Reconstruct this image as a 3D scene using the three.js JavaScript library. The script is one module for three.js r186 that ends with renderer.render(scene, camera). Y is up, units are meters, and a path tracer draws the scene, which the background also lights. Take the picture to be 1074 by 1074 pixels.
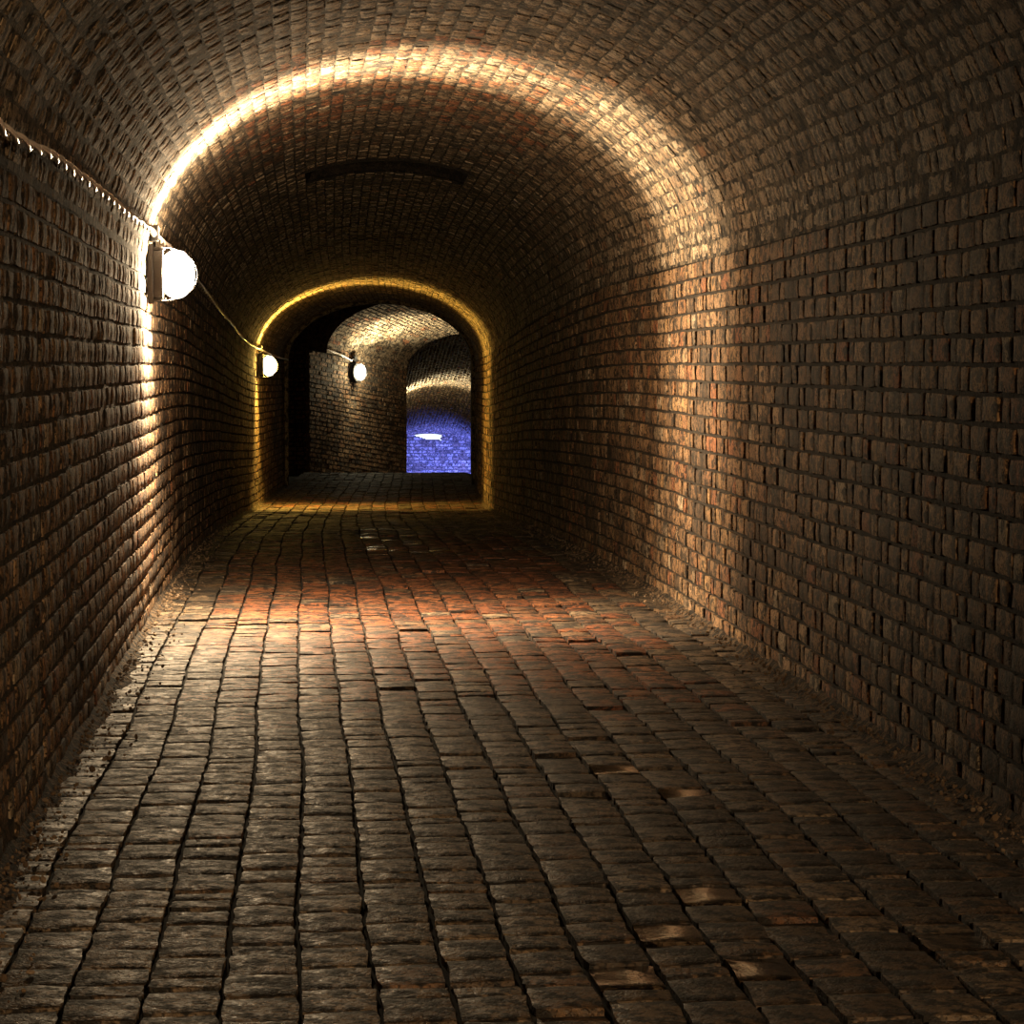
import * as THREE from 'three';
import { ImprovedNoise } from 'three/addons/math/ImprovedNoise.js';
import { RoundedBoxGeometry } from 'three/addons/geometries/RoundedBoxGeometry.js';
import { mergeGeometries } from 'three/addons/utils/BufferGeometryUtils.js';

// ---------------------------------------------------------------- camera, light, exposure
const scene = new THREE.Scene();
scene.background = new THREE.Color(0x000000);
const camera = new THREE.PerspectiveCamera(2 * Math.atan(537 / 3000) * 180 / Math.PI, 1, 0.1, 200);
camera.rotation.order = 'YXZ';
camera.position.set(0, 1.3, 0);
camera.rotation.y = -Math.atan(220 / 3000);
camera.rotation.x = -Math.atan(155 / 3000);
camera.updateMatrixWorld(); camera.updateProjectionMatrix();
scene.add(camera);
const renderer = new THREE.WebGLRenderer({ antialias: true });
renderer.toneMapping = THREE.LinearToneMapping;
renderer.toneMappingExposure = 1.1;
renderer.shadowMap.enabled = true;
// the tunnel's lamps (each is a wall_lamp below, with its light in its builder)
const WARM = [1.0, 0.74, 0.44], AMBER = [1.0, 0.60, 0.10], PALE = [1.0, 0.86, 0.52], SKYBLUE = [0.11, 0.16, 1.0], TUNGSTEN = [1.0, 0.66, 0.34];
const LAMP_POWER = { behind: 72, near: 128, amber: 78, bend: 62, ramp: 150, daylight: 165 };

// ---------------------------------------------------------------- small tools
function rngOf(seed) { let a = seed >>> 0; return () => { a = (a + 0x6D2B79F5) | 0; let t = Math.imul(a ^ (a >>> 15), 1 | a); t = (t + Math.imul(t ^ (t >>> 7), 61 | t)) ^ t; return ((t ^ (t >>> 14)) >>> 0) / 4294967296; }; }
const perlin = new ImprovedNoise();
const noise = (x, y, z) => perlin.noise(x, y, z);
const clamp = (x, a, b) => Math.min(b, Math.max(a, x));
const smooth = (a, b, x) => { const t = clamp((x - a) / (b - a), 0, 1); return t * t * (3 - 2 * t); };
const lerp = (a, b, t) => a + (b - a) * t;
const V = (x, y, z) => new THREE.Vector3(x, y, z);
// smooth curve through stations [[s, value], ...]
function curve(st) {
  const n = st.length, m = [];
  for (let i = 0; i < n; i++) {
    if (i === 0 || i === n - 1) { m.push(0); continue; }
    const d0 = (st[i][1] - st[i - 1][1]) / (st[i][0] - st[i - 1][0]), d1 = (st[i + 1][1] - st[i][1]) / (st[i + 1][0] - st[i][0]);
    m.push(d0 * d1 <= 0 ? 0 : 2 * d0 * d1 / (d0 + d1));
  }
  m[n - 1] = (st[n - 1][1] - st[n - 2][1]) / (st[n - 1][0] - st[n - 2][0]);
  return (s) => {
    if (s <= st[0][0]) return st[0][1];
    if (s >= st[n - 1][0]) return st[n - 1][1] + m[n - 1] * (s - st[n - 1][0]);
    let i = 0; while (s > st[i + 1][0]) i++;
    const h = st[i + 1][0] - st[i][0], t = (s - st[i][0]) / h, t2 = t * t, t3 = t2 * t;
    return (2 * t3 - 3 * t2 + 1) * st[i][1] + (t3 - 2 * t2 + t) * h * m[i] + (-2 * t3 + 3 * t2) * st[i + 1][1] + (t3 - t2) * h * m[i + 1];
  };
}
function tag(o, label, category, group, kind) {
  o.userData.label = label; if (category) o.userData.category = category;
  if (group) o.userData.group = group; if (kind) o.userData.kind = kind; return o;
}
function structure(name, label, category) { const g = new THREE.Group(); g.name = name; tag(g, label, category, null, 'structure'); scene.add(g); return g; }
function part(name, geometry, material, parent) { const m = new THREE.Mesh(geometry, material); m.name = name; m.castShadow = m.receiveShadow = true; parent.add(m); return m; }

// ---------------------------------------------------------------- textures (grain of fired clay, mortar, stone)
function noiseGrid(N, cells, seed) {               // periodic value noise
  const r = rngOf(seed), g = new Float32Array(cells * cells); for (let i = 0; i < g.length; i++) g[i] = r();
  const out = new Float32Array(N * N), k = cells / N;
  for (let y = 0; y < N; y++) {
    const fy = y * k, y0 = Math.floor(fy), ty = fy - y0, sy = ty * ty * (3 - 2 * ty), a = (y0 % cells) * cells, b = ((y0 + 1) % cells) * cells;
    for (let x = 0; x < N; x++) {
      const fx = x * k, x0 = Math.floor(fx), tx = fx - x0, sx = tx * tx * (3 - 2 * tx), c = x0 % cells, d = (x0 + 1) % cells;
      out[y * N + x] = lerp(lerp(g[a + c], g[a + d], sx), lerp(g[b + c], g[b + d], sx), sy);
    }
  }
  return out;
}
function fbm(N, list, seed) { const out = new Float32Array(N * N); let w = 0; list.forEach(([c, a], i) => { const g = noiseGrid(N, c, seed + i * 17); for (let j = 0; j < out.length; j++) out[j] += g[j] * a; w += a; }); for (let j = 0; j < out.length; j++) out[j] /= w; return out; }
function dataTexture(N, f, srgb) {
  const d = new Uint8Array(N * N * 4);
  for (let i = 0; i < N * N; i++) { const c = f(i); d[i * 4] = clamp(c[0], 0, 1) * 255; d[i * 4 + 1] = clamp(c[1], 0, 1) * 255; d[i * 4 + 2] = clamp(c[2], 0, 1) * 255; d[i * 4 + 3] = 255; }
  const t = new THREE.DataTexture(d, N, N); t.wrapS = t.wrapT = THREE.RepeatWrapping; t.magFilter = THREE.LinearFilter; t.minFilter = THREE.LinearMipmapLinearFilter; t.generateMipmaps = true;
  if (srgb) t.colorSpace = THREE.SRGBColorSpace; t.needsUpdate = true; return t;
}
const N = 1024;
const coarse = fbm(N, [[9, 1], [21, 0.8], [43, 0.5]], 11), fine = fbm(N, [[90, 1], [180, 0.8], [400, 0.7]], 23), blot = fbm(N, [[26, 1], [61, 0.7], [140, 0.5]], 37), specks = fbm(N, [[150, 1], [300, 0.6]], 51);
const streak = (() => { const a = fbm(N, [[12, 0.5], [40, 1], [110, 1]], 71), o = new Float32Array(N * N); for (let y = 0; y < N; y++) for (let x = 0; x < N; x++) o[y * N + x] = a[((y >> 3) % N) * N + x]; return o; })();
const wallVal = (i) => { const dirt = smooth(0.49, 0.62, blot[i]), pit = smooth(0.62, 0.72, specks[i]); return (0.62 + 0.5 * coarse[i] + 0.7 * (fine[i] - 0.5)) * (1 - 0.72 * dirt) * (1 - 0.7 * pit); };
const wallMap = dataTexture(N, (i) => { const v = Math.pow(clamp(wallVal(i), 0.02, 1), 0.75), w = coarse[(i * 7) % (N * N)]; return [v, v * (0.96 + 0.05 * w), v * (0.92 + 0.1 * w)]; }, true);
const wallBump = dataTexture(N, (i) => { const v = 0.5 * blot[i] + 0.35 * fine[i] + 0.3 * (1 - smooth(0.58, 0.72, specks[i])); return [v, v, v]; });
const floorVal = (i) => { const dirt = smooth(0.45, 0.58, 0.65 * blot[i] + 0.35 * coarse[i]), pit = smooth(0.64, 0.72, specks[i]); return (0.7 + 0.4 * (coarse[i] - 0.5) + 0.8 * (fine[i] - 0.5)) * (1 - 0.84 * dirt) * (1 - 0.5 * pit); };
const floorMap = dataTexture(N, (i) => { const v = Math.pow(clamp(floorVal(i), 0.02, 1), 0.75); return [v, v * 0.98, v * 0.95]; }, true);
const floorRough = dataTexture(N, (i) => { const r = 0.80 + 0.6 * (blot[i] - 0.5) + 0.5 * (fine[i] - 0.5); return [r, r, r]; });
const floorBump = dataTexture(N, (i) => { const v = 0.55 * blot[i] + 0.45 * fine[i] + 0.2 * (1 - smooth(0.6, 0.72, specks[i])); return [v, v, v]; });
const mortarMap = dataTexture(N, (i) => { const v = clamp(0.55 + 0.5 * (coarse[i] - 0.5) + 0.9 * (fine[i] - 0.5), 0.05, 1); return [v, v, v]; }, true);

const limeMap = dataTexture(N, (i) => { const v = clamp((0.6 + 0.5 * (coarse[i] - 0.5) + 0.7 * (fine[i] - 0.5)) * (1 - 0.93 * smooth(0.5, 0.58, 0.6 * blot[i] + 0.4 * coarse[(i + 5000) % (N * N)])), 0.03, 1); return [v, v, v]; }, true);

// ---------------------------------------------------------------- materials
const rgb = (r, g, b) => new THREE.Color().setRGB(r, g, b);
function brickMaterial(tone, floor, white) {
  return new THREE.MeshStandardMaterial({ color: tone ? rgb(...tone) : rgb(1, 1, 1), vertexColors: !tone, map: floor ? floorMap : wallMap, roughness: floor ? 0.85 : 0.88, roughnessMap: floor ? floorRough : null, bumpMap: floor ? floorBump : wallBump, bumpScale: floor ? 0.006 : 0.006 });
}
const M = {
  wallField: brickMaterial(null, false), floorField: brickMaterial(null, true),
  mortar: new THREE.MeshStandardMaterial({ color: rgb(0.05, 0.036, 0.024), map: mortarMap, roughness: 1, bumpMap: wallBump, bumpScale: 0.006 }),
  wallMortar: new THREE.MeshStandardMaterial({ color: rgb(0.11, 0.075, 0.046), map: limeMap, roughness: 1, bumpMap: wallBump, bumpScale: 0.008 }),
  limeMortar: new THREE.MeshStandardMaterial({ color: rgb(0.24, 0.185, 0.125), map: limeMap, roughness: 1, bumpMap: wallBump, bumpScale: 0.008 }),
  paleMortar: new THREE.MeshStandardMaterial({ color: rgb(0.22, 0.175, 0.12), map: mortarMap, roughness: 1 }),
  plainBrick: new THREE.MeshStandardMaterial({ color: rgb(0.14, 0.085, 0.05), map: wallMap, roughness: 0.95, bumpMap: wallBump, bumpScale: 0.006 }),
  bed: new THREE.MeshStandardMaterial({ color: rgb(0.022, 0.016, 0.011), map: mortarMap, roughness: 1 }),
  dirt: new THREE.MeshStandardMaterial({ color: rgb(0.17, 0.115, 0.07), map: floorMap, roughness: 1, bumpMap: wallBump, bumpScale: 0.014 }),
  grit: new THREE.MeshStandardMaterial({ color: rgb(1, 1, 1), roughness: 1 }),
  stone: new THREE.MeshStandardMaterial({ color: rgb(0.26, 0.22, 0.17), map: wallMap, roughness: 0.9, bumpMap: wallBump, bumpScale: 0.006 }),
  iron: new THREE.MeshStandardMaterial({ color: rgb(0.016, 0.016, 0.018), roughness: 0.75, metalness: 0 }),
  zinc: new THREE.MeshStandardMaterial({ color: rgb(0.30, 0.27, 0.25), roughness: 0.5, metalness: 0.6 }),
  cable: new THREE.MeshStandardMaterial({ color: rgb(0.82, 0.72, 0.66), roughness: 0.25 }),
  void: new THREE.MeshStandardMaterial({ color: rgb(0.01, 0.01, 0.01), roughness: 1 }),
};
// tones of the bricks (linear base colours)
const TONES = {
  wall: [[.27, .165, .088], [.21, .125, .064], [.32, .205, .115], [.16, .094, .048], [.37, .25, .15], [.25, .13, .062], [.27, .112, .05], [.34, .275, .195], [.42, .33, .23], [.085, .052, .029], [.20, .15, .10], [.30, .185, .09]],
  vault: [[.34, .26, .175], [.30, .225, .15], [.37, .29, .205], [.27, .20, .13], [.32, .235, .15], [.24, .165, .10], [.29, .12, .055], [.26, .10, .045], [.40, .33, .245], [.19, .13, .08], [.33, .27, .20], [.30, .17, .095]],
  floor: [[.205, .15, .10], [.175, .128, .085], [.235, .175, .12], [.145, .10, .066], [.33, .25, .175], [.21, .13, .072], [.30, .105, .04], [.27, .09, .035], [.33, .13, .055], [.21, .10, .05], [.085, .06, .04], [.26, .15, .085]],
};
const toneMats = {}; for (const k in TONES) toneMats[k] = TONES[k].map((t) => brickMaterial(t, k === 'floor'));
const wetMats = TONES.floor.map((t) => { const m = brickMaterial(t.map((x) => x * 0.75), true); m.roughness = 0.26; m.roughnessMap = null; m.bumpScale = 0.004; return m; });

const glassyMats = TONES.floor.map((t) => { const m = brickMaterial(t.map((x) => x * 0.75), true); m.roughness = 0.13; m.roughnessMap = floorRough; m.bumpScale = 0.001; return m; });

// ---------------------------------------------------------------- one brick: face outward +z, length along x, height along y
const brickCache = new Map();
function brickShape(L, H, seed, fine, rough) {
  const r = rngOf(seed * 7919 + 13), nx = fine ? 5 : 2, ny = fine ? 3 : 2, depth = 0.03, bev = fine ? 0.004 : 0.005;
  const P = [], I = [], J = rough;
  for (let j = 0; j < ny; j++) for (let i = 0; i < nx; i++) {
    const a = i / (nx - 1), b = j / (ny - 1), ex = i === 0 || i === nx - 1, ey = j === 0 || j === ny - 1;
    let x = (a - 0.5) * L, y = (b - 0.5) * H, z = (r() - 0.5) * J * 0.8;
    if (ex) x -= Math.sign(x) * (bev * 0.6 + r() * J); else x += (r() - 0.5) * L * 0.08;
    if (ey) y -= Math.sign(y) * (bev * 0.6 + r() * J); else y += (r() - 0.5) * H * 0.15;
    if (ex && ey) { x -= Math.sign(x) * r() * J * 0.8; y -= Math.sign(y) * r() * J * 0.8; }
    if (fine && (ex || ey)) z -= bev * (0.7 + 0.6 * r());
    P.push([x, y, z]);
  }
  for (let j = 0; j < ny - 1; j++) for (let i = 0; i < nx - 1; i++) { const a = j * nx + i; I.push([a, a + 1, a + nx + 1], [a, a + nx + 1, a + nx]); }
  const ring = []; for (let i = 0; i < nx; i++) ring.push(i); for (let j = 1; j < ny; j++) ring.push(j * nx + nx - 1); for (let i = nx - 2; i >= 0; i--) ring.push((ny - 1) * nx + i); for (let j = ny - 2; j > 0; j--) ring.push(j * nx);
  const pos = [], nor = [], uv = [], idx = [];
  const fn = P.map(() => V(0, 0, 0)); for (const [a, b, c] of I) { const A = V(...P[a]), n = V(...P[b]).sub(A).cross(V(...P[c]).sub(A)); fn[a].add(n); fn[b].add(n); fn[c].add(n); }
  // rounded arris: the border normals lean outwards
  P.forEach((p, k) => { const n = fn[k].normalize(); if (fine && ring.includes(k)) { n.x += Math.abs(p[0]) > L * 0.4 ? Math.sign(p[0]) * 0.22 : 0; n.y += Math.abs(p[1]) > H * 0.38 ? Math.sign(p[1]) * 0.22 : 0; n.normalize(); } pos.push(...p); nor.push(n.x, n.y, n.z); uv.push(p[0], p[1]); });
  for (const t of I) idx.push(...t);
  const m = ring.length, base = pos.length / 3;
  for (let k = 0; k < m; k++) {
    const p = P[ring[k]], q = P[ring[(k + 1) % m]], d = V(q[0] - p[0], q[1] - p[1], 0).normalize(), n = [d.y, -d.x, 0];
    const b = base + k * 4, flare = fine ? 1 : 1.0;
    pos.push(...p, ...q, q[0] * flare, q[1] * flare, -depth, p[0] * flare, p[1] * flare, -depth);
    for (let t = 0; t < 4; t++) nor.push(...n);
    uv.push(p[0], p[1], q[0], q[1], q[0] + n[0] * depth, q[1] + n[1] * depth, p[0] + n[0] * depth, p[1] + n[1] * depth);
    idx.push(b, b + 2, b + 1, b, b + 3, b + 2);
  }
  return { pos, nor, uv, idx };
}
const UVK = 1.0;                                              // texture tile: one metre
function shapeOf(L, H, v, fine, rough) {
  const key = [L.toFixed(3), H.toFixed(3), v, fine ? 1 : 0, rough].join('|');
  if (!brickCache.has(key)) brickCache.set(key, brickShape(L, H, v + Math.round(L * 1000) * 31, fine, rough));
  return brickCache.get(key);
}
const geoCache = new Map();
function geometryOf(L, H, v, rough) {
  const key = [L.toFixed(3), H.toFixed(3), v, rough].join('|');
  if (!geoCache.has(key)) {
    const s = shapeOf(L, H, v, true, rough), g = new THREE.BufferGeometry();
    g.setAttribute('position', new THREE.Float32BufferAttribute(s.pos, 3)); g.setAttribute('normal', new THREE.Float32BufferAttribute(s.nor, 3));
    g.setAttribute('uv', new THREE.Float32BufferAttribute(s.uv.map((x, i) => x * UVK + (i % 2 ? v * 0.317 : v * 0.171 + L)), 2)); g.setIndex(s.idx);
    geoCache.set(key, g);
  }
  return geoCache.get(key);
}
// a field of bricks: each {L, H, m: Matrix4, tone, wet, far}
const W1 = V(0, 0, 0);
function pixelSize(b) {
  W1.setFromMatrixPosition(b.m); const d = -W1.z; if (d < 1) return -1;
  const e = b.m.elements, c = W1.clone(), p0 = c.clone().project(camera); if (Math.abs(p0.x) > 1.005 || Math.abs(p0.y) > 1.005 || p0.z > 1) return -1;
  const ax = V(e[0], e[1], e[2]).multiplyScalar(b.L).add(c).project(camera).sub(p0), ay = V(e[4], e[5], e[6]).multiplyScalar(b.H).add(c).project(camera).sub(p0);
  b.px = Math.max(Math.hypot(ax.x, ax.y), Math.hypot(ay.x, ay.y)) * 537;
  return Math.abs(ax.x * ay.y - ax.y * ay.x);
}
function buildField(parent, bricks, palette, rough, most = 300) {
  const floor = palette === 'floor';
  bricks.forEach((b) => { b.area = pixelSize(b); });
  const seen = bricks.filter((b) => b.area > 0 && b.px >= 9.5).sort((a, b) => b.area - a.area).slice(0, most);
  const own = new Set(seen); let k = 0;
  for (const b of seen) {
    const m = part(k ? 'brick_' + String(k).padStart(3, '0') : 'brick', geometryOf(b.L, b.H, b.v, rough), b.glassy ? glassyMats[b.tone] : b.wet ? wetMats[b.tone] : toneMats[palette][b.tone], parent);
    m.applyMatrix4(b.m); k++;
  }
  for (const wet of [false, true]) {
    const rest = bricks.filter((b) => !own.has(b) && !!b.wet === wet); if (!rest.length) continue;
    let nv = 0, ni = 0; const shapes = rest.map((b) => { const s = shapeOf(b.L, b.H, b.v, !b.far, rough); nv += s.pos.length / 3; ni += s.idx.length; return s; });
    const pos = new Float32Array(nv * 3), nor = new Float32Array(nv * 3), uv = new Float32Array(nv * 2), col = new Float32Array(nv * 3), idx = new Uint32Array(ni);
    let vo = 0, io = 0; const p = V(0, 0, 0);
    rest.forEach((b, q) => {
      const s = shapes[q], n = s.pos.length / 3, r = rngOf(q * 101 + 7), ou = r(), ov = r(), t = TONES[palette][b.tone], j = 0.85 + 0.3 * r();
      const e = b.m.elements;
      for (let i = 0; i < n; i++) {
        p.set(s.pos[i * 3], s.pos[i * 3 + 1], s.pos[i * 3 + 2]).applyMatrix4(b.m); pos.set([p.x, p.y, p.z], (vo + i) * 3);
        const x = s.nor[i * 3], y = s.nor[i * 3 + 1], z = s.nor[i * 3 + 2];
        nor.set([e[0] * x + e[4] * y + e[8] * z, e[1] * x + e[5] * y + e[9] * z, e[2] * x + e[6] * y + e[10] * z], (vo + i) * 3);
        uv[(vo + i) * 2] = s.uv[i * 2] * UVK + ou; uv[(vo + i) * 2 + 1] = s.uv[i * 2 + 1] * UVK + ov;
        const w = wet ? 0.75 : 1; col.set([t[0] * j * w, t[1] * j * w, t[2] * j * w], (vo + i) * 3);
      }
      for (let i = 0; i < s.idx.length; i++) idx[io + i] = s.idx[i] + vo;
      vo += n; io += s.idx.length;
    });
    const g = new THREE.BufferGeometry();
    g.setAttribute('position', new THREE.BufferAttribute(pos, 3)); g.setAttribute('normal', new THREE.BufferAttribute(nor, 3)); g.setAttribute('uv', new THREE.BufferAttribute(uv, 2)); g.setAttribute('color', new THREE.BufferAttribute(col, 3)); g.setIndex(new THREE.BufferAttribute(idx, 1));
    const mat = wet ? M.wetField : floor ? M.floorField : M.wallField;
    const mesh = part(wet ? 'wet_brickwork' : 'brickwork', g, mat, parent); mesh.userData.kind = 'stuff';
  }
}
M.wetField = brickMaterial(null, true); M.wetField.roughness = 0.26; M.wetField.roughnessMap = null; M.wetField.bumpScale = 0.012;

// lay bricks in courses over a surface: frame(u, v) -> {p, t (along u), n (into the room)}
function lay(out, o) {
  const r = rngOf(o.seed), J = o.joint ?? 0.012, S = o.stretcher ?? 0.215, Hd = o.header ?? 0.1025;
  for (let k = 0; k < o.courses; k++) {
    const v = (k + 0.5) * o.pitch + (o.v0 ?? 0);
    let u = o.u0 - (k % 2 ? (S + Hd + 2 * J) / 2 : 0) - r() * 0.05, i = 0;
    while (u < o.u1) {
      const L = i % 2 ? Hd : S, a = Math.max(u, o.u0), b = Math.min(u + L, o.u1); u += L + J + (r() - 0.5) * 0.006; i++;
      let spans = [[a, b]];
      for (const [ga, gb] of o.gaps ?? []) spans = spans.flatMap(([x, y]) => y <= ga || x >= gb ? [[x, y]] : [[x, ga], [gb, y]]);
      for (const [x, y] of spans) {
        const len = y - x; if (len < 0.03) continue;
        const uc = (x + y) / 2; if (o.skip && o.skip(uc, v)) continue;
        const f = o.frame(uc, v), q = f.n.clone().cross(f.t).normalize(), t = q.clone().cross(f.n).normalize();
        const proud = (r() - 0.5) * 2 * (o.uneven ?? 0.004) - (r() < 0.05 ? 0.006 : 0);
        const tw = (r() - 0.5) * 0.03, ti = (r() - 0.5) * (o.tilt ?? 0.05), ty = (r() - 0.5) * (o.tilt ?? 0.05) * 0.6;
        const p = f.p.clone().addScaledVector(f.n, proud).addScaledVector(q, (r() - 0.5) * 0.004 + 0.007 * noise(uc * 0.9, v * 0.8, o.seed) + 0.003 * noise(uc * 3.1, k, o.seed));
        const m = new THREE.Matrix4().makeBasis(t, q, f.n).setPosition(p).multiply(new THREE.Matrix4().makeRotationFromEuler(new THREE.Euler(ty, ti, tw)));
        const Lq = Math.abs(len - L) < 0.002 ? L : Math.round(len * 200) / 200;
        out.push({ L: Lq, H: o.pitch - (o.bed ?? J), m, v: Math.floor(r() * 8), tone: o.tone(f.p, r, uc, v), far: o.far ? o.far(uc) : false });
      }
    }
  }
  return out;
}
function shell(frame, u0, u1, nu, v0, v1, nv, depth, hole) {
  const pos = [], uv = [], idx = [];
  for (let i = 0; i <= nu; i++) for (let j = 0; j <= nv; j++) {
    const u = lerp(u0, u1, i / nu), v = lerp(v0, v1, j / nv), f = frame(u, v);
    pos.push(f.p.x - f.n.x * depth, f.p.y - f.n.y * depth, f.p.z - f.n.z * depth); uv.push(u, v);
  }
  for (let i = 0; i < nu; i++) for (let j = 0; j < nv; j++) {
    if (hole && hole(lerp(u0, u1, (i + 0.5) / nu), lerp(v0, v1, (j + 0.5) / nv))) continue;
    const a = i * (nv + 1) + j, b = a + nv + 1; idx.push(a, b, b + 1, a, b + 1, a + 1);
  }
  const g = new THREE.BufferGeometry(); g.setAttribute('position', new THREE.Float32BufferAttribute(pos, 3)); g.setAttribute('uv', new THREE.Float32BufferAttribute(uv, 2)); g.setIndex(idx); g.computeVertexNormals(); return g;
}

// ---------------------------------------------------------------- the long tunnel: its line, section, walls, vault, floor
// Z runs away from the camera (world z = -Z)
const cx = curve([[-12, .61], [19, .61], [27, .67], [34.5, .84], [42, 1.14]]);
const fy = curve([[-12, 0], [17, 0], [24, -.12], [30, -.30], [34.5, -.42], [42, -.48], [49, -.56]]);
const HW = 1.385, SPRING = 1.82, RISE = 1.0, TUNNEL_END = 42, TUNNEL_START = -6;
const riseAt = (Z) => RISE * (1 - 0.11 * smooth(23, 34, Z)), RISE_END = riseAt(42);
function arcTable(a, b) { const n = 400, T = [[0, 0]]; let s = 0, px = -a, py = 0; for (let i = 1; i <= n; i++) { const th = Math.PI * (1 - i / n), x = a * Math.cos(th), y = b * Math.sin(th); s += Math.hypot(x - px, y - py); T.push([s, th]); px = x; py = y; } T[0][1] = Math.PI; return T; }
function arcAt(T, s) { let lo = 0, hi = T.length - 1; while (hi - lo > 1) { const m = (lo + hi) >> 1; if (T[m][0] <= s) lo = m; else hi = m; } const f = clamp((s - T[lo][0]) / (T[hi][0] - T[lo][0]), 0, 1); return lerp(T[lo][1], T[hi][1], f); }
const tab = arcTable(HW, RISE), ARC = tab[tab.length - 1][0];
function axis(Z) { const e = 0.2, x = cx(Z), y = fy(Z); const t = V(cx(Z + e) - cx(Z - e), fy(Z + e) - fy(Z - e), -2 * e).normalize(); return { c: V(x, y, -Z), t, r: V(0, 1, 0).cross(t).negate().normalize() }; }
// slow bulges of old brickwork
const bulge = (Z, v, k) => 0.010 * noise(Z * 0.55, v * 0.9, k) + 0.006 * noise(Z * 1.7, v * 2.1, k + 9);
const leftFrame = (Z, v) => { const a = axis(Z); return { p: a.c.clone().addScaledVector(a.r, -HW + bulge(Z, v, 3.3)).add(V(0, v, 0)), t: a.t, n: a.r.clone() }; };
const rightFrame = (Z, v) => { const a = axis(Z); return { p: a.c.clone().addScaledVector(a.r, HW - bulge(Z, v, 7.7)).add(V(0, v, 0)), t: a.t.clone().negate(), n: a.r.clone().negate() }; };
const vaultFrame = (Z, s) => { const a = axis(Z), th = arcAt(tab, s), b = bulge(Z, s, 12.1), RZ = riseAt(Z); const n = V(0, 0, 0).addScaledVector(a.r, -Math.cos(th) / HW).add(V(0, -Math.sin(th) / RZ, 0)).normalize(); return { p: a.c.clone().addScaledVector(a.r, HW * Math.cos(th)).add(V(0, SPRING + RZ * Math.sin(th), 0)).addScaledVector(n, b), t: a.t, n }; };
// frames for the shells: the mirrored wall runs the other way, so swap to keep faces inward (both sides are drawn)
const pick = (r, list) => { let w = 0; for (const [, a] of list) w += a; let x = r() * w; for (const [t, a] of list) { x -= a; if (x <= 0) return t; } return list[0][0]; };
const wallTone = (p, r) => {
  const n = noise(p.z * 0.8, p.y * 1.1, p.x * 3 + 5), m = noise(p.z * 0.35 + 40, p.y * 0.7, 2.2);
  if (n > 0.28) return pick(r, [[9, 3], [3, 3], [1, 1]]);
  if (m > 0.2) return pick(r, [[5, 2], [6, 1], [11, 2], [0, 3], [1, 2]]);
  return pick(r, [[0, 3], [1, 3], [2, 2.5], [3, 2], [4, 1.5], [5, 1.2], [6, .7], [7, .8], [8, .5], [9, .8], [10, 1], [11, 1.5]]);
};
const vaultTone = (p, r, Z, s) => {
  const n = noise(p.z * 0.9, s * 1.5, 21.5), inRed = smooth(12.9, 13.9, Z) * (1 - smooth(17, 20, Z)) * smooth(0.5, 0.9, s) * (1 - smooth(ARC - 1.3, ARC - 0.9, s));
  if (inRed > r() && (n > -0.15) && r() < 0.58) return pick(r, [[6, 3], [7, 2], [11, 2]]);
  if (n > 0.36) return pick(r, [[9, 2], [5, 2], [3, 1]]);
  return pick(r, [[0, 3], [1, 3], [2, 2.5], [3, 2], [4, 2], [5, 1], [8, 1], [9, .5], [10, 1.5], [11, .4]]);
};
const SHAFT = { Z0: 20.75, Z1: 21.75, s0: ARC / 2 - 0.62, s1: ARC / 2 + 0.62 };
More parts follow.
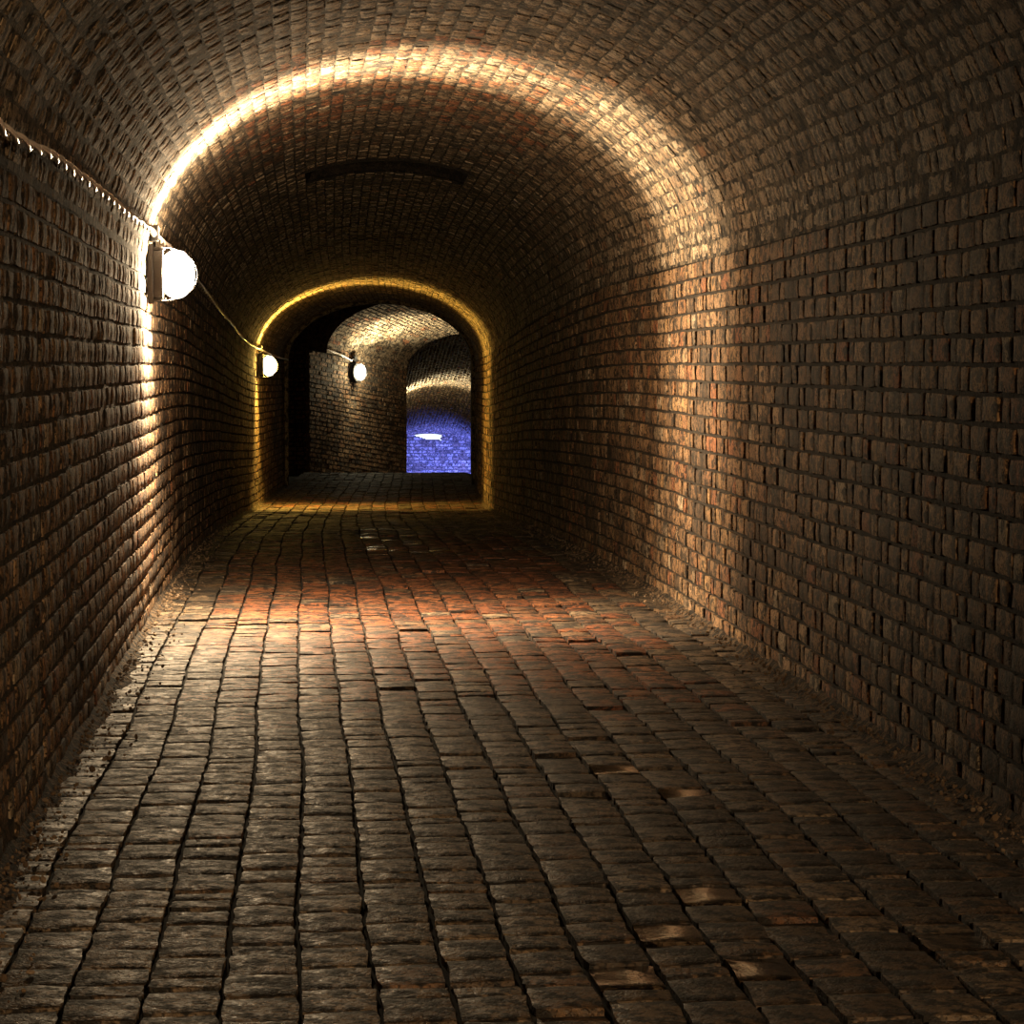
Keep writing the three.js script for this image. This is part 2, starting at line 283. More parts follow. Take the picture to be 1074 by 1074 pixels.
{
  const wl = structure('wall_left', 'brown brick left wall of the tunnel, behind the sagging cable and lamps', 'wall');
  const wr = structure('wall_right', 'brown brick right wall of the tunnel, facing the lamps', 'wall');
  const ce = structure('ceiling', 'pale brick barrel vault over the long tunnel', 'ceiling');
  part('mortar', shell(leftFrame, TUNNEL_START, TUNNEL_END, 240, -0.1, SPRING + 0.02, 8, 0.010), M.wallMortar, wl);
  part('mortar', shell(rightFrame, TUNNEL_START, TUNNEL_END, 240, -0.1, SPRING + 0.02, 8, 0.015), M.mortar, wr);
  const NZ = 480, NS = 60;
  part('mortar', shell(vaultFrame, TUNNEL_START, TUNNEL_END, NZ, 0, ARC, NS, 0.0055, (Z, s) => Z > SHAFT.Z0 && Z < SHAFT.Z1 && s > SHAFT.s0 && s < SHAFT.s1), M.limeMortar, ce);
  const wallC = 21, wp = SPRING / wallC, far = (Z) => Z > 19 || Z < 4;
  buildField(wl, lay([], { seed: 5, frame: leftFrame, u0: 0, u1: TUNNEL_END, courses: wallC, pitch: wp, joint: 0.006, bed: 0.007, gaps: [[8.62, 8.655]], uneven: 0.0022, tilt: 0.018, tone: wallTone, far }), 'wall', 0.004);
  buildField(wr, lay([], { seed: 8, frame: rightFrame, u0: 0, u1: TUNNEL_END, courses: wallC, pitch: wp, joint: 0.007, bed: 0.006, uneven: 0.004, tilt: 0.05, tone: wallTone, far }), 'wall', 0.004);
  // vault courses, with the two long open joints left between the haunches and the crown
  const vc = Math.round((ARC - 0.03) / 0.075), vp = (ARC - 0.03) / vc;
  const bricks = lay([], { seed: 13, frame: (Z, s) => { const f = vaultFrame(Z, s); return f; }, u0: 0, u1: TUNNEL_END, v0: 0.022, courses: vc, pitch: vp, joint: 0.003, bed: 0.001, uneven: 0.003, tilt: 0.03, tone: vaultTone, far,
    skip: (Z, s) => (Z > SHAFT.Z0 - 0.05 && Z < SHAFT.Z1 + 0.05 && s > SHAFT.s0 && s < SHAFT.s1) });
  buildField(ce, bricks, 'vault', 0.004);
  // the open shaft in the crown
  const sx = 0.62, h = 0.8, under = (x) => SPRING + RISE * Math.sqrt(1 - (x / HW) ** 2), oy = fy(21.2);
  const cheek = new THREE.Shape(); cheek.moveTo(-sx, under(sx)); for (let i = 1; i <= 20; i++) { const x = lerp(-sx, sx, i / 20); cheek.lineTo(x, under(x) + 0.012 * noise(i * 0.7, 5, 5)); } cheek.lineTo(sx, SPRING + RISE + h); cheek.lineTo(-sx, SPRING + RISE + h); cheek.closePath();
  const sh = [SHAFT.Z0, SHAFT.Z1 + 0.1].map((Z) => new THREE.ExtrudeGeometry(cheek, { depth: 0.1, bevelEnabled: false }).translate(cx(21), oy, -Z));
  for (const d of [-1, 1]) sh.push(new THREE.BoxGeometry(0.1, h + 0.12, 1.2).translate(cx(21) + d * (sx + 0.05), oy + SPRING + RISE + h / 2 - 0.02, -(SHAFT.Z0 + SHAFT.Z1) / 2).toNonIndexed());
  sh.push(new THREE.BoxGeometry(1.5, 0.1, 1.3).translate(cx(21), oy + SPRING + RISE + h, -(SHAFT.Z0 + SHAFT.Z1) / 2).toNonIndexed());
  part('shaft', mergeGeometries(sh), M.mortar, ce);
  // closing wall behind the camera
  const back = structure('wall_back', 'plain brick wall closing the tunnel behind the camera', 'wall');
  part('brick_face', new THREE.BoxGeometry(3.2, 3.4, 0.2).translate(cx(-6), 1.45, 6.1), M.plainBrick, back);
}
// floor: long columns of bricks running down the tunnel
{
  const fl = structure('floor', 'worn brick paving with long wavy joints down the tunnel', 'floor');
  const floorFrame = (Z, x) => { const e = .3, a = V(cx(Z), fy(Z), -Z), t = V(0, fy(Z + e) - fy(Z - e), -2 * e).normalize(); return { p: a.add(V(x, 0.012 * noise(Z * 0.5, x * 1.4, 31) + 0.008 * noise(Z * 1.6, x * 2.6, 37), 0)), t, n: V(0, 1, 0) }; };
  part('bed', shell(floorFrame, TUNNEL_START, 49.5, 240, -HW - 0.06, HW + 0.06, 12, 0.021), M.bed, fl);
  const bricks = [], cols = 18, pitch = 2 * (HW + 0.02) / cols, r = rngOf(77);
  const wave = (Z, k) => 0.022 * noise(Z * 0.45, k * 0.13, 3) + 0.010 * noise(Z * 1.3, k * 0.3, 8);
  const tone = (p, Z) => {
    const red = smooth(9.9, 12.0, Z) * (1 - smooth(21, 26, Z)) * (1 - smooth(0.85, 1.25, Math.abs(p.x - cx(Z)))) + (Z > 30 && Z < 38 ? 0.45 : 0), n = noise(p.z * 0.7, p.x * 1.5, 55);
    if (r() < red * 0.93) return pick(r, [[6, 3], [7, 3], [8, 2], [9, 1.2], [11, .5]]);
    if (n > 0.25) return pick(r, [[3, 2], [10, 3], [5, 1]]);
    return pick(r, [[0, 3], [1, 3], [2, 3], [3, 2], [4, 2], [5, 1.5], [9, .3], [10, 1], [11, .4]]);
  };
  const shiny = [[5.93, .74], [6.93, 1.03], [6.37, .86], [9.4, 1.15], [8.55, 1.1], [6.1, .98], [6.3, 1.5], [9.0, 1.0]];
  for (let k = 0; k < cols; k++) {
    let Z = 0 - r() * 0.25;
    while (Z < 49) {
      const u = r(), L = u < 0.7 ? 0.222 : u < 0.85 ? 0.17 : 0.11, zc = Z + L / 2, jw = 0.002 + 0.005 * r();
      const xa = -HW - 0.02 + k * pitch + wave(zc, k), xb = -HW - 0.02 + (k + 1) * pitch + wave(zc, k + 1), jn = 0.001 + 0.006 * noise(zc * 0.8, k * 1.7, 4);
      const f = floorFrame(zc, (xa + xb) / 2), sl = (wave(zc + 0.1, k) - wave(zc - 0.1, k)) / 0.2;
      const H = Math.round((xb - xa - jn) * 250) / 250;
      const t = f.t.clone().add(V(sl, 0, 0)).normalize(), q = V(0, 1, 0).cross(t).normalize(), n = t.clone().cross(q).normalize();
      const sunk = (r() - 0.5) * 0.005 - (r() < 0.03 ? 0.011 : 0);
      const m = new THREE.Matrix4().makeBasis(t, q, n).setPosition(f.p.add(V(0, sunk, 0))).multiply(new THREE.Matrix4().makeRotationFromEuler(new THREE.Euler((r() - 0.5) * 0.03, (r() - 0.5) * 0.022, (r() - 0.5) * 0.05)));
      const b = { L, H, m, v: Math.floor(r() * 8), tone: tone(f.p, zc), far: zc > 24 || zc < 3.5 };
      const wx = cx(zc) + (xa + xb) / 2;
      const glassy = shiny.some(([sz, sx]) => Math.abs(sz - zc) < L / 2 && Math.abs(sx - wx) < 0.075);
      if (glassy) { b.glassy = true; m.copy(new THREE.Matrix4().makeBasis(t, q, n).setPosition(f.p)); }
      b.wet = glassy || (zc > 20 && zc < 25.5 && Math.abs(wx - 0.72) < 0.28 && noise(zc * 1.7, wx * 3.3, 91) > -0.1 && r() < 0.4) ;
      bricks.push(b); Z += L + jw;
    }
  }
  buildField(fl, bricks, 'floor', 0.006);
  // earth gathered along the foot of both walls
  for (const side of [-1, 1]) {
    const nz = 420, nx = 7, pos = [], uv = [], idx = [];
    for (let i = 0; i <= nz; i++) for (let j = 0; j <= nx; j++) {
      const Z = lerp(2, 42, i / nz), w = 0.075 + 0.06 * noise(Z * 0.6, side * 5, 1) + 0.06 * noise(Z * 3.1, side, 2), a = j / nx;
      const hgt = 0.034 * Math.pow(1 - a, 1.4) + 0.012 * noise(Z * 6, a * 4, side * 9) * (1 - a) + 0.004 - 0.016 * a + 0.012 * noise(Z * 17, a * 9, 4);
      pos.push(cx(Z) + side * (HW + 0.01 - a * w), fy(Z) + hgt, -Z); uv.push(Z, a * w);
    }
    for (let i = 0; i < nz; i++) for (let j = 0; j < nx; j++) { const a = i * (nx + 1) + j, b = a + nx + 1; if (side < 0) idx.push(a, a + 1, b, b, a + 1, b + 1); else idx.push(a, b, a + 1, b, b + 1, a + 1); }
    const g = new THREE.BufferGeometry(); g.setAttribute('position', new THREE.Float32BufferAttribute(pos, 3)); g.setAttribute('uv', new THREE.Float32BufferAttribute(uv, 2)); g.setIndex(idx); g.computeVertexNormals();
    part('earth_bank', g, M.dirt, fl).userData.kind = 'stuff';
    // crumbs of brick and grit lying on it
    const rr = rngOf(300 + side), n = 1600, chip = new THREE.IcosahedronGeometry(1, 0), im = new THREE.InstancedMesh(chip, M.grit, n), mm = new THREE.Matrix4(), cc = new THREE.Color();
    for (let i = 0; i < n; i++) {
      const Z = 4.5 + 22 * Math.pow(rr(), 1.3), d = 0.02 + 0.2 * rr() * rr(), sz = 0.0025 + 0.006 * Math.pow(rr(), 3);
      mm.compose(V(cx(Z) + side * (HW - d), fy(Z) + 0.026 * (1 - d / 0.22) + 0.002, -Z), new THREE.Quaternion().setFromEuler(new THREE.Euler(rr() * 6, rr() * 6, rr() * 6)), V(sz * (0.7 + rr()), sz * (0.5 + 0.5 * rr()), sz * (0.7 + rr())));
      im.setMatrixAt(i, mm); const t = pick(rr, [[[.15, .10, .06], 3], [[.09, .06, .038], 3], [[.2, .145, .1], 1]]); im.setColorAt(i, cc.setRGB(...t));
    }
    im.name = 'grit'; im.userData.kind = 'stuff'; im.castShadow = im.receiveShadow = true; fl.add(im);
  }
}

// ---------------------------------------------------------------- the end of the long tunnel, the dark chamber and the bend beyond
function box(w, h, d, x, y, z) { const g = new THREE.BoxGeometry(w, h, d); g.translate(x, y, z); return g; }
{
  const a = axis(TUNNEL_END), base = a.c;
  // stone arch ring that edges the opening
  const ringShape = (inner, outer) => {
    const s = new THREE.Shape(); const pts = [];
    const prof = (o) => { const q = []; q.push([-HW - o, -0.05]); for (let i = 0; i <= 40; i++) { const th = Math.PI * (1 - i / 40); q.push([(HW + o) * Math.cos(th), SPRING + (RISE_END + o) * Math.sin(th)]); } q.push([HW + o, -0.05]); return q; };
    prof(outer).forEach(([x, y], i) => i ? s.lineTo(x, y) : s.moveTo(x, y)); prof(inner).reverse().forEach(([x, y]) => s.lineTo(x, y)); s.closePath(); return s;
  };
  const tr = structure('trim_1', 'thin pale stone arch edging the far mouth of the long tunnel', 'trim');
  part('arch_ring', new THREE.ExtrudeGeometry(ringShape(-0.035, 0.05), { depth: 0.22, bevelEnabled: true, bevelSize: 0.012, bevelThickness: 0.012, bevelSegments: 2 }).translate(base.x, base.y, base.z - 0.12), M.stone, tr);
  const ch = structure('wall_chamber', 'unlit brick walls of the dark chamber between tunnel and bend', 'wall');
  // face around the tunnel mouth
  const face = new THREE.Shape(); face.moveTo(-3.2, -0.7); face.lineTo(2.65, -0.7); face.lineTo(2.65, 3.9); face.lineTo(-3.2, 3.9); face.closePath();
  const hole = new THREE.Path(); hole.moveTo(-HW, -0.1); hole.lineTo(HW, -0.1); for (let i = 0; i <= 40; i++) { const th = Math.PI * i / 40; hole.lineTo(HW * Math.cos(th), SPRING + RISE_END * Math.sin(th)); } hole.closePath(); face.holes.push(hole);
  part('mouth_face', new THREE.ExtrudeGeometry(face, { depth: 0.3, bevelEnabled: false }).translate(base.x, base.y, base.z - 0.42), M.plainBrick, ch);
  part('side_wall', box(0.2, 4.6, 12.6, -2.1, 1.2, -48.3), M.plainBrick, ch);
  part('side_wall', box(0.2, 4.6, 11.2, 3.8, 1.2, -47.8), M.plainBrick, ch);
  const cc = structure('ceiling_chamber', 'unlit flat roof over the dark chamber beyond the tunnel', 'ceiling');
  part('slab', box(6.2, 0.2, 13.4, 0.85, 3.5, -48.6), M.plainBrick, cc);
  // dim low wall beside the bend, left of it
  const backFrame = (u, v) => ({ p: V(-2 + u, -1.2 + v, -54), t: V(1, 0, 0), n: V(0, 0, 1) });
  const wb = structure('wall_chamber_back', 'dim reddish brick wall at the back of the chamber', 'wall');
  part('mortar', shell(backFrame, 0, 2.14, 4, 0, 2.77, 4, 0.015), M.mortar, wb);
  buildField(wb, lay([], { seed: 41, frame: backFrame, u0: 0, u1: 2.14, courses: 32, pitch: 0.0865, tone: (p, r) => pick(r, [[5, 2], [6, 3], [1, 2], [3, 1], [9, 1]]), far: () => true }), 'wall', 0.004);
  part('coping', box(2.3, 0.06, 1.0, -0.95, 1.545, -54.52), M.plainBrick, wb);
}
// bend: splayed left wall, then a warped vault over it
const YAW = 40 * Math.PI / 180, P0 = V(0.14, 0, -54), AX = V(Math.sin(YAW), 0, -Math.cos(YAW)), BLEN = 2.98;
const bendTop = (u) => 1.57 - 0.134 * u;
const bendFrame = (u, v) => ({ p: P0.clone().addScaledVector(AX, u).add(V(0, bendTop(u) - 2.7 + v, 0)), t: V(AX.x, -0.134, AX.z).normalize(), n: V(Math.cos(YAW), 0, Math.sin(YAW)) });
{
  const w = structure('wall_bend_left', 'lit splayed brick wall seen through the tunnel mouth, carrying a glaring lamp', 'wall');
  part('mortar', shell(bendFrame, 0, BLEN, 8, 0, 2.7, 6, 0.010), M.paleMortar, w);
  buildField(w, lay([], { seed: 45, frame: bendFrame, u0: 0, u1: BLEN, courses: 31, pitch: 0.087, tone: (p, r) => pick(r, [[0, 3], [1, 3], [3, 2], [5, 2], [9, 1.5], [2, 1], [10, 1]]), far: () => true }), 'wall', 0.004);
  part('end_face', box(0.05, 2.7, 0.4, 0.10, 0.22, -54.2), M.plainBrick, w);
  // vault: lofted between the left springing on the splayed wall and the right springing out of sight
  const L = (s) => V(lerp(.47, 2.05, s), lerp(1.52, 1.17, s), lerp(-54.4, -56.28, s)), R = (s) => V(lerp(3.7, 4.72, s), lerp(1.52, 1.17, s), lerp(-53, -56.6, s));
  const bv = (u, v) => { const s = u / 2.6, l = L(s), q = R(s), th = Math.PI * (1 - v / 4.0), c = l.clone().add(q).multiplyScalar(.5), ax = q.clone().sub(l).multiplyScalar(.5), rise = lerp(0.98, 0.74, s); const p = c.clone().addScaledVector(ax, Math.cos(th)).add(V(0, rise * Math.sin(th), 0)); return p; };
  const bvf = (u, v) => { const e = .02, p = bv(u, v), t = bv(u + e, v).sub(bv(u - e, v)).normalize(), d = bv(u, Math.min(4, v + e)).sub(bv(u, Math.max(0, v - e))).normalize(); return { p, t, n: d.clone().cross(t).normalize().multiplyScalar(1) }; };
  const probe = bvf(1.3, 2).n.y; const frame = (u, v) => { const f = bvf(u, v); if (probe > 0) f.n.negate(); return f; };
  const c = structure('ceiling_bend', 'lit brick vault sweeping over the bend beyond the tunnel mouth', 'ceiling');
  part('mortar', shell(frame, 0, 2.6, 20, 0, 4.0, 50, 0.012), M.mortar, c);
  buildField(c, lay([], { seed: 47, frame, u0: 0, u1: 2.6, courses: 48, pitch: 4.0 / 48, joint: 0.006, tone: vaultToneFar, far: () => true }), 'vault', 0.004);
  // face wall over the vault's near edge
  const l = L(0), q = R(0), ang = Math.atan2(-(q.z - l.z), q.x - l.x), wd = Math.hypot(q.x - l.x, q.z - l.z);
  const s = new THREE.Shape(); s.moveTo(-2.8, 0); s.lineTo(0, 0); for (let i = 0; i <= 40; i++) { const th = Math.PI * (1 - i / 40); s.lineTo(wd / 2 + wd / 2 * Math.cos(th), 0.98 * Math.sin(th)); } s.lineTo(wd + 0.3, 0); s.lineTo(wd + 0.3, 2.1); s.lineTo(-2.8, 2.1); s.closePath();
  const g = new THREE.ExtrudeGeometry(s, { depth: 0.2, bevelEnabled: false }).translate(0, 0, -0.2).rotateY(ang).translate(l.x, l.y, l.z);
  const fw = structure('wall_bend_face', 'dark brick face above the mouth of the bend vault', 'wall'); part('brick_face', g, M.plainBrick, fw);
  const rw = structure('wall_bend_right', 'plain brick wall on the hidden right side of the bend', 'wall');
  const rl = R(0), rr = R(1), len = rl.distanceTo(rr); part('brick_face', new THREE.BoxGeometry(0.2, 4.2, len + 0.2).rotateY(Math.atan2(rl.x - rr.x, rl.z - rr.z)).translate((rl.x + rr.x) / 2 + 0.1, -0.8, (rl.z + rr.z) / 2), M.plainBrick, rw);
}
function vaultToneFar(p, r) { return pick(r, [[0, 3], [1, 3], [2, 2], [3, 2], [4, 2], [5, 2], [6, .8], [11, 1], [9, 1]]); }
// ramp: the descending last stretch with its end wall in blue daylight
const RX = 3.3, RHW = 1.4, RR = 0.9, RAMP0 = 56.2, RAMP1 = 75;
const rampCrown = curve([[56, 2.02], [64.5, .95], [75, -.52]]);
const rtab = arcTable(RHW, RR), RARC = rtab[rtab.length - 1][0];
{
  const slope = (Z) => V(0, rampCrown(Z + .2) - rampCrown(Z - .2), -.4).normalize();
  const vf = (Z, s) => { const th = arcAt(rtab, s); return { p: V(RX + RHW * Math.cos(th), rampCrown(Z) - RR + RR * Math.sin(th), -Z), t: slope(Z), n: V(-Math.cos(th) / RHW, -Math.sin(th) / RR, 0).normalize() }; };
  const lf = (Z, v) => ({ p: V(RX - RHW, rampCrown(Z) - RR - 2.2 + v, -Z), t: slope(Z), n: V(1, 0, 0) });
  const rf = (Z, v) => ({ p: V(RX + RHW, rampCrown(Z) - RR - 2.2 + v, -Z), t: slope(Z).negate(), n: V(-1, 0, 0) });
  const c = structure('ceiling_ramp', 'brick vault descending to the blue-lit end wall', 'ceiling');
  part('mortar', shell(vf, RAMP0, RAMP1 + .1, 40, 0, RARC, 40, 0.006), M.limeMortar, c);
  buildField(c, lay([], { seed: 51, frame: vf, u0: RAMP0, u1: RAMP1, courses: 44, pitch: RARC / 44, joint: 0.006, tone: vaultToneFar, far: () => true }), 'vault', 0.004);
  const wl = structure('wall_ramp_left', 'hidden left brick wall of the descending stretch', 'wall');
  part('mortar', shell(lf, RAMP0, RAMP1, 30, 0, 2.2, 4, 0.012), M.plainBrick, wl);
  const wr = structure('wall_ramp_right', 'right brick wall of the descending stretch with a daylight opening', 'wall');
  part('mortar', shell(rf, RAMP0, RAMP1, 94, 0, 2.2, 11, 0.012, (Z, v) => Z > 72.2 && Z < 74.2 && v < 2.0), M.plainBrick, wr);
  const fr = structure('floor_ramp', 'hidden brick floor descending beyond the crest', 'floor');
  const pts = [[48.9, -.58], [52, -.95], [56, -1.15], [64.5, rampCrown(64.5) - RR - 2.15], [75.2, rampCrown(75.2) - RR - 2.15]], pos = [], idx = [], uv = [];
  pts.forEach(([Z, y]) => { pos.push(-2.2, y, -Z, 5.4, y, -Z); uv.push(-2.2, Z, 5.4, Z); }); for (let i = 0; i < pts.length - 1; i++) idx.push(i * 2, i * 2 + 1, i * 2 + 2, i * 2 + 1, i * 2 + 3, i * 2 + 2);
  const g = new THREE.BufferGeometry(); g.setAttribute('position', new THREE.Float32BufferAttribute(pos, 3)); g.setAttribute('uv', new THREE.Float32BufferAttribute(uv, 2)); g.setIndex(idx); g.computeVertexNormals(); part('paving', g, M.plainBrick, fr);
  part('chamber_paving', box(6, 0.1, 7.2, 0.85, -0.66, -45.6), M.bed, fr);
  // end wall
  const yT = rampCrown(RAMP1), ef = (u, v) => ({ p: V(RX - RHW + u, yT - 3.1 + v, -RAMP1), t: V(1, 0, 0), n: V(0, 0, 1) });
  const we = structure('wall_end', 'pale brick end wall in blue daylight at the foot of the ramp', 'wall');
  const inArch = (u, v) => { const x = (u - RHW) / RHW; return v < 3.1 - RR + RR * Math.sqrt(Math.max(0, 1 - x * x)) + 0.02; };
  // crescent gap under the crown, left of the middle
  const gapAt = (u, v) => { const x = u + RX - RHW, top = 3.1 - RR + RR * Math.sqrt(Math.max(0, 1 - ((u - RHW) / RHW) ** 2)), t = (x - 2.93) / 0.72; if (t < 0 || t > 1) return false; return v > top - 0.02 - 0.12 * Math.min(1, t * 2.4); };
  part('mortar', shell(ef, 0, 2 * RHW, 112, 0, 3.1, 124, 0.012, (u, v) => !inArch(u, v) || gapAt(u, v)), M.paleMortar, we);
  buildField(we, lay([], { seed: 57, frame: ef, u0: 0, u1: 2 * RHW, courses: 36, pitch: 3.1 / 36, tone: (p, r) => pick(r, [[8, 3], [2, 2], [10, 2], [0, 1], [5, 2], [9, 3]]), far: () => true, skip: (u, v) => !inArch(u, v) || gapAt(u, v + 0.04) || (u > 2.06 && u < 2.40 && v > 1.82 && v < 1.96) }), 'vault', 0.004);
  part('putlog_hole', box(0.27, 0.085, 0.02, RX - RHW + 2.22, yT - 3.1 + 1.9, -RAMP1 + 0.004), M.void, we);
  const w1 = structure('window_1', 'white sliver of daylight under the crown of the end wall', 'window');
  part('pane', box(0.8, 0.4, 0.02, 3.29, yT - 0.16, -RAMP1 - 0.14), new THREE.MeshStandardMaterial({ color: 0x000000, emissive: rgb(0.75, 0.85, 1), emissiveIntensity: 1.6 }), w1);
  const w2 = structure('window_2', 'daylight opening in the hidden right wall by the end', 'window');
  part('pane', box(0.02, 2.2, 2.2, RX + RHW + 0.25, rampCrown(73.2) - RR - 1.2, -73.2), new THREE.MeshStandardMaterial({ color: 0x000000, emissive: rgb(...SKYBLUE), emissiveIntensity: 0.8 }), w2);
  part('reveal', mergeGeometries([box(0.28, 2.3, 0.1, RX + RHW + 0.13, rampCrown(73.2) - RR - 1.2, -72.12), box(0.28, 2.3, 0.1, RX + RHW + 0.13, rampCrown(73.2) - RR - 1.2, -74.28), box(0.28, 0.1, 2.3, RX + RHW + 0.13, rampCrown(73.2) - RR - 0.1, -73.2)]), M.stone, w2);
  const day = new THREE.RectAreaLight(rgb(...SKYBLUE), LAMP_POWER.daylight, 1.9, 1.9); day.position.set(RX + RHW + 0.2, rampCrown(73.2) - RR - 1.2, -73.2); day.lookAt(RX, rampCrown(75) - RR - 0.3, -74.3); scene.add(day);
}

// ---------------------------------------------------------------- wall lamps
function wallLamp(name, label, at, normal, colour, power, glow, spill = 0.14, spread = [1.2, 0.72, 0.6, 0.58, 0.6, 0.68, 0.8], across = null, share = [1, 0.7, 0.55, 1, 1, 1, 0.9]) {
  const g = new THREE.Group(); g.name = name; tag(g, label, 'lamp', 'oval bulkhead lamps along the tunnel'); scene.add(g);
  g.position.copy(at); g.rotation.y = Math.atan2(normal.x, normal.z);       // local +z points into the tunnel, base on the wall
  const oval = (a, b) => { const s = new THREE.Shape(); for (let i = 0; i <= 48; i++) { const t = i / 48 * Math.PI * 2, x = a * Math.cos(t), y = b * Math.sin(t); i ? s.lineTo(x, y) : s.moveTo(x, y); } return s; };
  part('back_plate', new THREE.ExtrudeGeometry(oval(0.095, 0.145), { depth: 0.018, bevelEnabled: true, bevelSize: 0.006, bevelThickness: 0.006, bevelSegments: 2 }).translate(0, 0, 0.004), M.iron, g);
  const hs = oval(0.078, 0.122); const hp = new THREE.Path(); for (let i = 0; i <= 48; i++) { const t = -i / 48 * Math.PI * 2, x = 0.066 * Math.cos(t), y = 0.108 * Math.sin(t); i ? hp.lineTo(x, y) : hp.moveTo(x, y); } hs.holes.push(hp);
  part('housing', new THREE.ExtrudeGeometry(hs, { depth: 0.045, bevelEnabled: true, bevelSize: 0.004, bevelThickness: 0.004, bevelSegments: 2 }).translate(0, 0, 0.026), M.iron, g);
  // oval glass dome
  const dome = new THREE.SphereGeometry(1, 40, 24); dome.scale(0.072, 0.124, 0.092).translate(0, 0, 0.142);
  part('glass_globe', dome, new THREE.MeshStandardMaterial({ color: rgb(0.9, 0.88, 0.82), roughness: 0.2, emissive: rgb(...glow), emissiveIntensity: 3.5 }), g);
  // wire guard round the dome
  const hoop = (pts) => new THREE.TubeGeometry(new THREE.CatmullRomCurve3(pts), 24, 0.0035, 6);
  const arch = (x) => { const p = []; for (let i = 0; i <= 12; i++) { const t = Math.PI * i / 12; p.push(V(x, 0.136 * Math.cos(t), 0.07 + 0.178 * Math.sin(t))); } return hoop(p); };
  for (const x of [-0.034, 0.034]) part('guard_bar', arch(x), M.iron, g);
  const cap = new THREE.BoxGeometry(0.06, 0.012, 0.07).translate(0, 0.128, 0.05), cap2 = cap.clone().translate(0, -0.256, 0);
  part('guard_clip', cap, M.iron, g); part('guard_clip', cap2, M.iron, g);
  const jb = part('junction_box', new RoundedBoxGeometry(0.075, 0.085, 0.05, 3, 0.008).translate(0, 0.205, 0.03), M.iron, g);
  part('cable_gland', new THREE.CylinderGeometry(0.011, 0.013, 0.035, 14).rotateZ(Math.PI / 2).translate(-0.052, 0.2, 0.03), M.zinc, jb);
  part('screw', new THREE.CylinderGeometry(0.006, 0.006, 0.006, 10).rotateX(Math.PI / 2).translate(0, 0.228, 0.057), M.zinc, jb);
  part('conduit', new THREE.CylinderGeometry(0.009, 0.009, 0.055, 12).translate(0, 0.15, 0.03), M.iron, g);
  // the lamp throws most of its light across the tunnel, up and down, and little along it
  const l = new THREE.PointLight(rgb(...colour), power * spill, 0, 2); l.position.set(0, 0, 0.155); l.castShadow = true; l.shadow.radius = 3; g.add(l);
  const turn = across === null ? 0 : across - g.rotation.y;                  // the lens may be turned from the wall's square
  for (let k = -3; k <= 3; k++) {
    const a = k * Math.PI / 6, sp = new THREE.SpotLight(rgb(...colour), power * 0.62 * share[k + 3], 0, spread[k + 3], 1, 2); sp.position.set(0, 0, 0.155); sp.target.position.set(Math.sin(turn) * Math.cos(a), Math.sin(a), 0.155 + Math.cos(turn) * Math.cos(a)); sp.castShadow = true; sp.shadow.radius = 3; g.add(sp, sp.target);
  }
  return g;
}
const onLeft = (Z, y) => { const f = leftFrame(Z, y - fy(Z)); return { p: f.p.clone().addScaledVector(f.n, 0.008).setY(y), n: f.n }; };
const l1 = onLeft(14.6, 1.755), l2 = onLeft(34.5, 1.28), l0 = rightFrame(-0.5, 1.76);
wallLamp('wall_lamp', 'brightest and nearest oval lamp, glaring white high on the left wall', l1.p, l1.n, WARM, LAMP_POWER.near, [1, 0.97, 0.9]);
wallLamp('wall_lamp_001', 'small amber lamp on the left wall just inside the far tunnel mouth', l2.p, l2.n, AMBER, LAMP_POWER.amber, [1, 0.95, 0.75], 0.05, [0.95, 0.78, 0.72, 0.72, 0.72, 0.78, 0.9]);
{ const f = bendFrame(1.30, 2.45); wallLamp('wall_lamp_002', 'star-bright lamp on the splayed wall seen through the tunnel mouth', f.p.clone().addScaledVector(f.n, 0.006), f.n, PALE, LAMP_POWER.bend, [1, 0.98, 0.95], 0.06, [0.55, 0.5, 0.5, 0.5, 0.5, 0.5, 0.5], Math.PI / 2 + 0.42, [0.3, 0.3, 0.4, 1.6, 1.8, 1.3, 0.4]).scale.setScalar(1.25); }
wallLamp('wall_lamp_003', 'lamp hidden behind the splayed wall, lighting the last vault ring', V(RX - RHW + 0.006, rampCrown(64.5) - RR - 0.12, -64.5), V(1, 0, 0), PALE, LAMP_POWER.ramp, [1, 0.97, 0.9], 0.06, [0.8, 0.8, 0.8, 0.8, 0.8, 0.8, 0.8]);
wallLamp('wall_lamp_004', 'lamp on the right wall behind the camera, outside the picture', l0.p.addScaledVector(l0.n, 0.008), l0.n, TUNGSTEN, LAMP_POWER.behind, [1, 0.97, 0.9], 0.85);

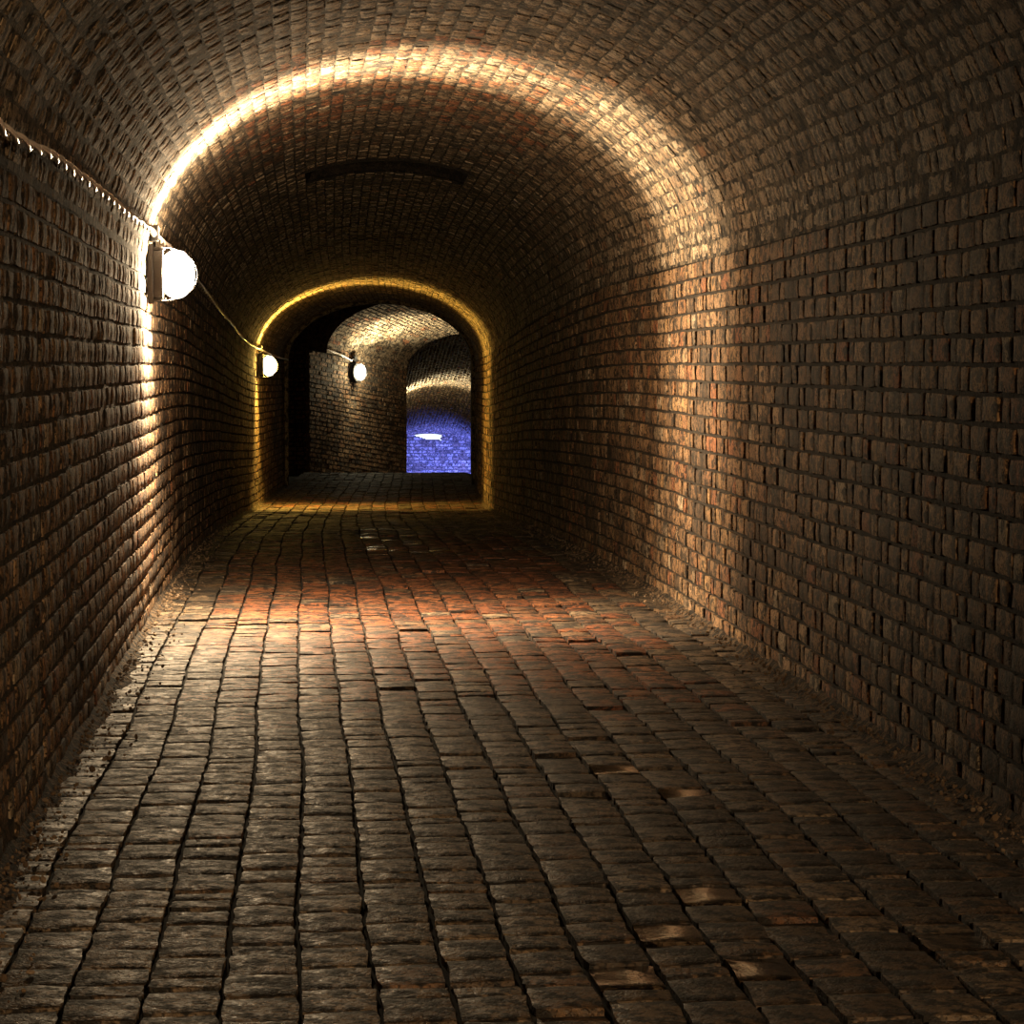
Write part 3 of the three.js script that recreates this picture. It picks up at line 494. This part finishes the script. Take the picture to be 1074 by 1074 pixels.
// ---------------------------------------------------------------- twisted flex strung from lamp to lamp
function twistedCable(name, label, pts, rad = 0.007) {
  const g = new THREE.Group(); g.name = name; tag(g, label, 'cable', 'twisted cable strung between the lamps'); scene.add(g);
  const path = new THREE.CatmullRomCurve3(pts), len = path.getLength(), n = Math.min(900, Math.ceil(len / 0.02));
  for (const ph of [0, Math.PI]) {
    const c = []; for (let i = 0; i <= n; i++) { const p = path.getPointAt(i / n), t = path.getTangentAt(i / n), a = i / n * len / 0.62 * Math.PI * 2 + ph, s = V(0, 1, 0).cross(t).normalize(), u = t.clone().cross(s); c.push(p.addScaledVector(s, Math.cos(a) * rad * 1.25).addScaledVector(u, Math.sin(a) * rad * 1.25 + 0.006 * noise(i * 0.05, len, 3))); }
    part('strand', new THREE.TubeGeometry(new THREE.CatmullRomCurve3(c), n * 2, rad, 6), M.cable, g);
  }
}
const off = (Z, y, d = 0.055) => { const f = leftFrame(Z, y - fy(Z)); return f.p.clone().addScaledVector(f.n, d).setY(y); };
twistedCable('electric_cable', 'pale twisted cable sagging along the near left wall to the nearest lamp', [off(1, 1.93), off(5, 1.90), off(7.3, 1.872), off(8.2, 1.90), off(8.7, 1.912), off(10.7, 1.922), off(12.6, 1.93), off(13.8, 1.945), off(14.5, 1.957, 0.04)]);
twistedCable('electric_cable_001', 'thin cable drooping from the nearest lamp down to the amber lamp', [off(14.72, 1.955, 0.04), off(17, 1.935), off(21, 1.86), off(24, 1.765), off(27, 1.67), off(29.5, 1.585), off(31.5, 1.525), off(33, 1.495), off(34.42, 1.48, 0.04)]);
twistedCable('electric_cable_002', 'short cable running on from the amber lamp to the tunnel mouth', [off(34.6, 1.48, 0.04), off(36, 1.44), off(38.5, 1.40), off(41.6, 1.36)]);
{ const q = (u, v) => { const f = bendFrame(u, v); return f.p.clone().addScaledVector(f.n, 0.03); }; twistedCable('electric_cable_003', 'short pale cable on the splayed wall leading to its lamp', [q(0.5, 2.78), q(0.9, 2.73), q(1.24, 2.66)], 0.008); }

renderer.render(scene, camera);
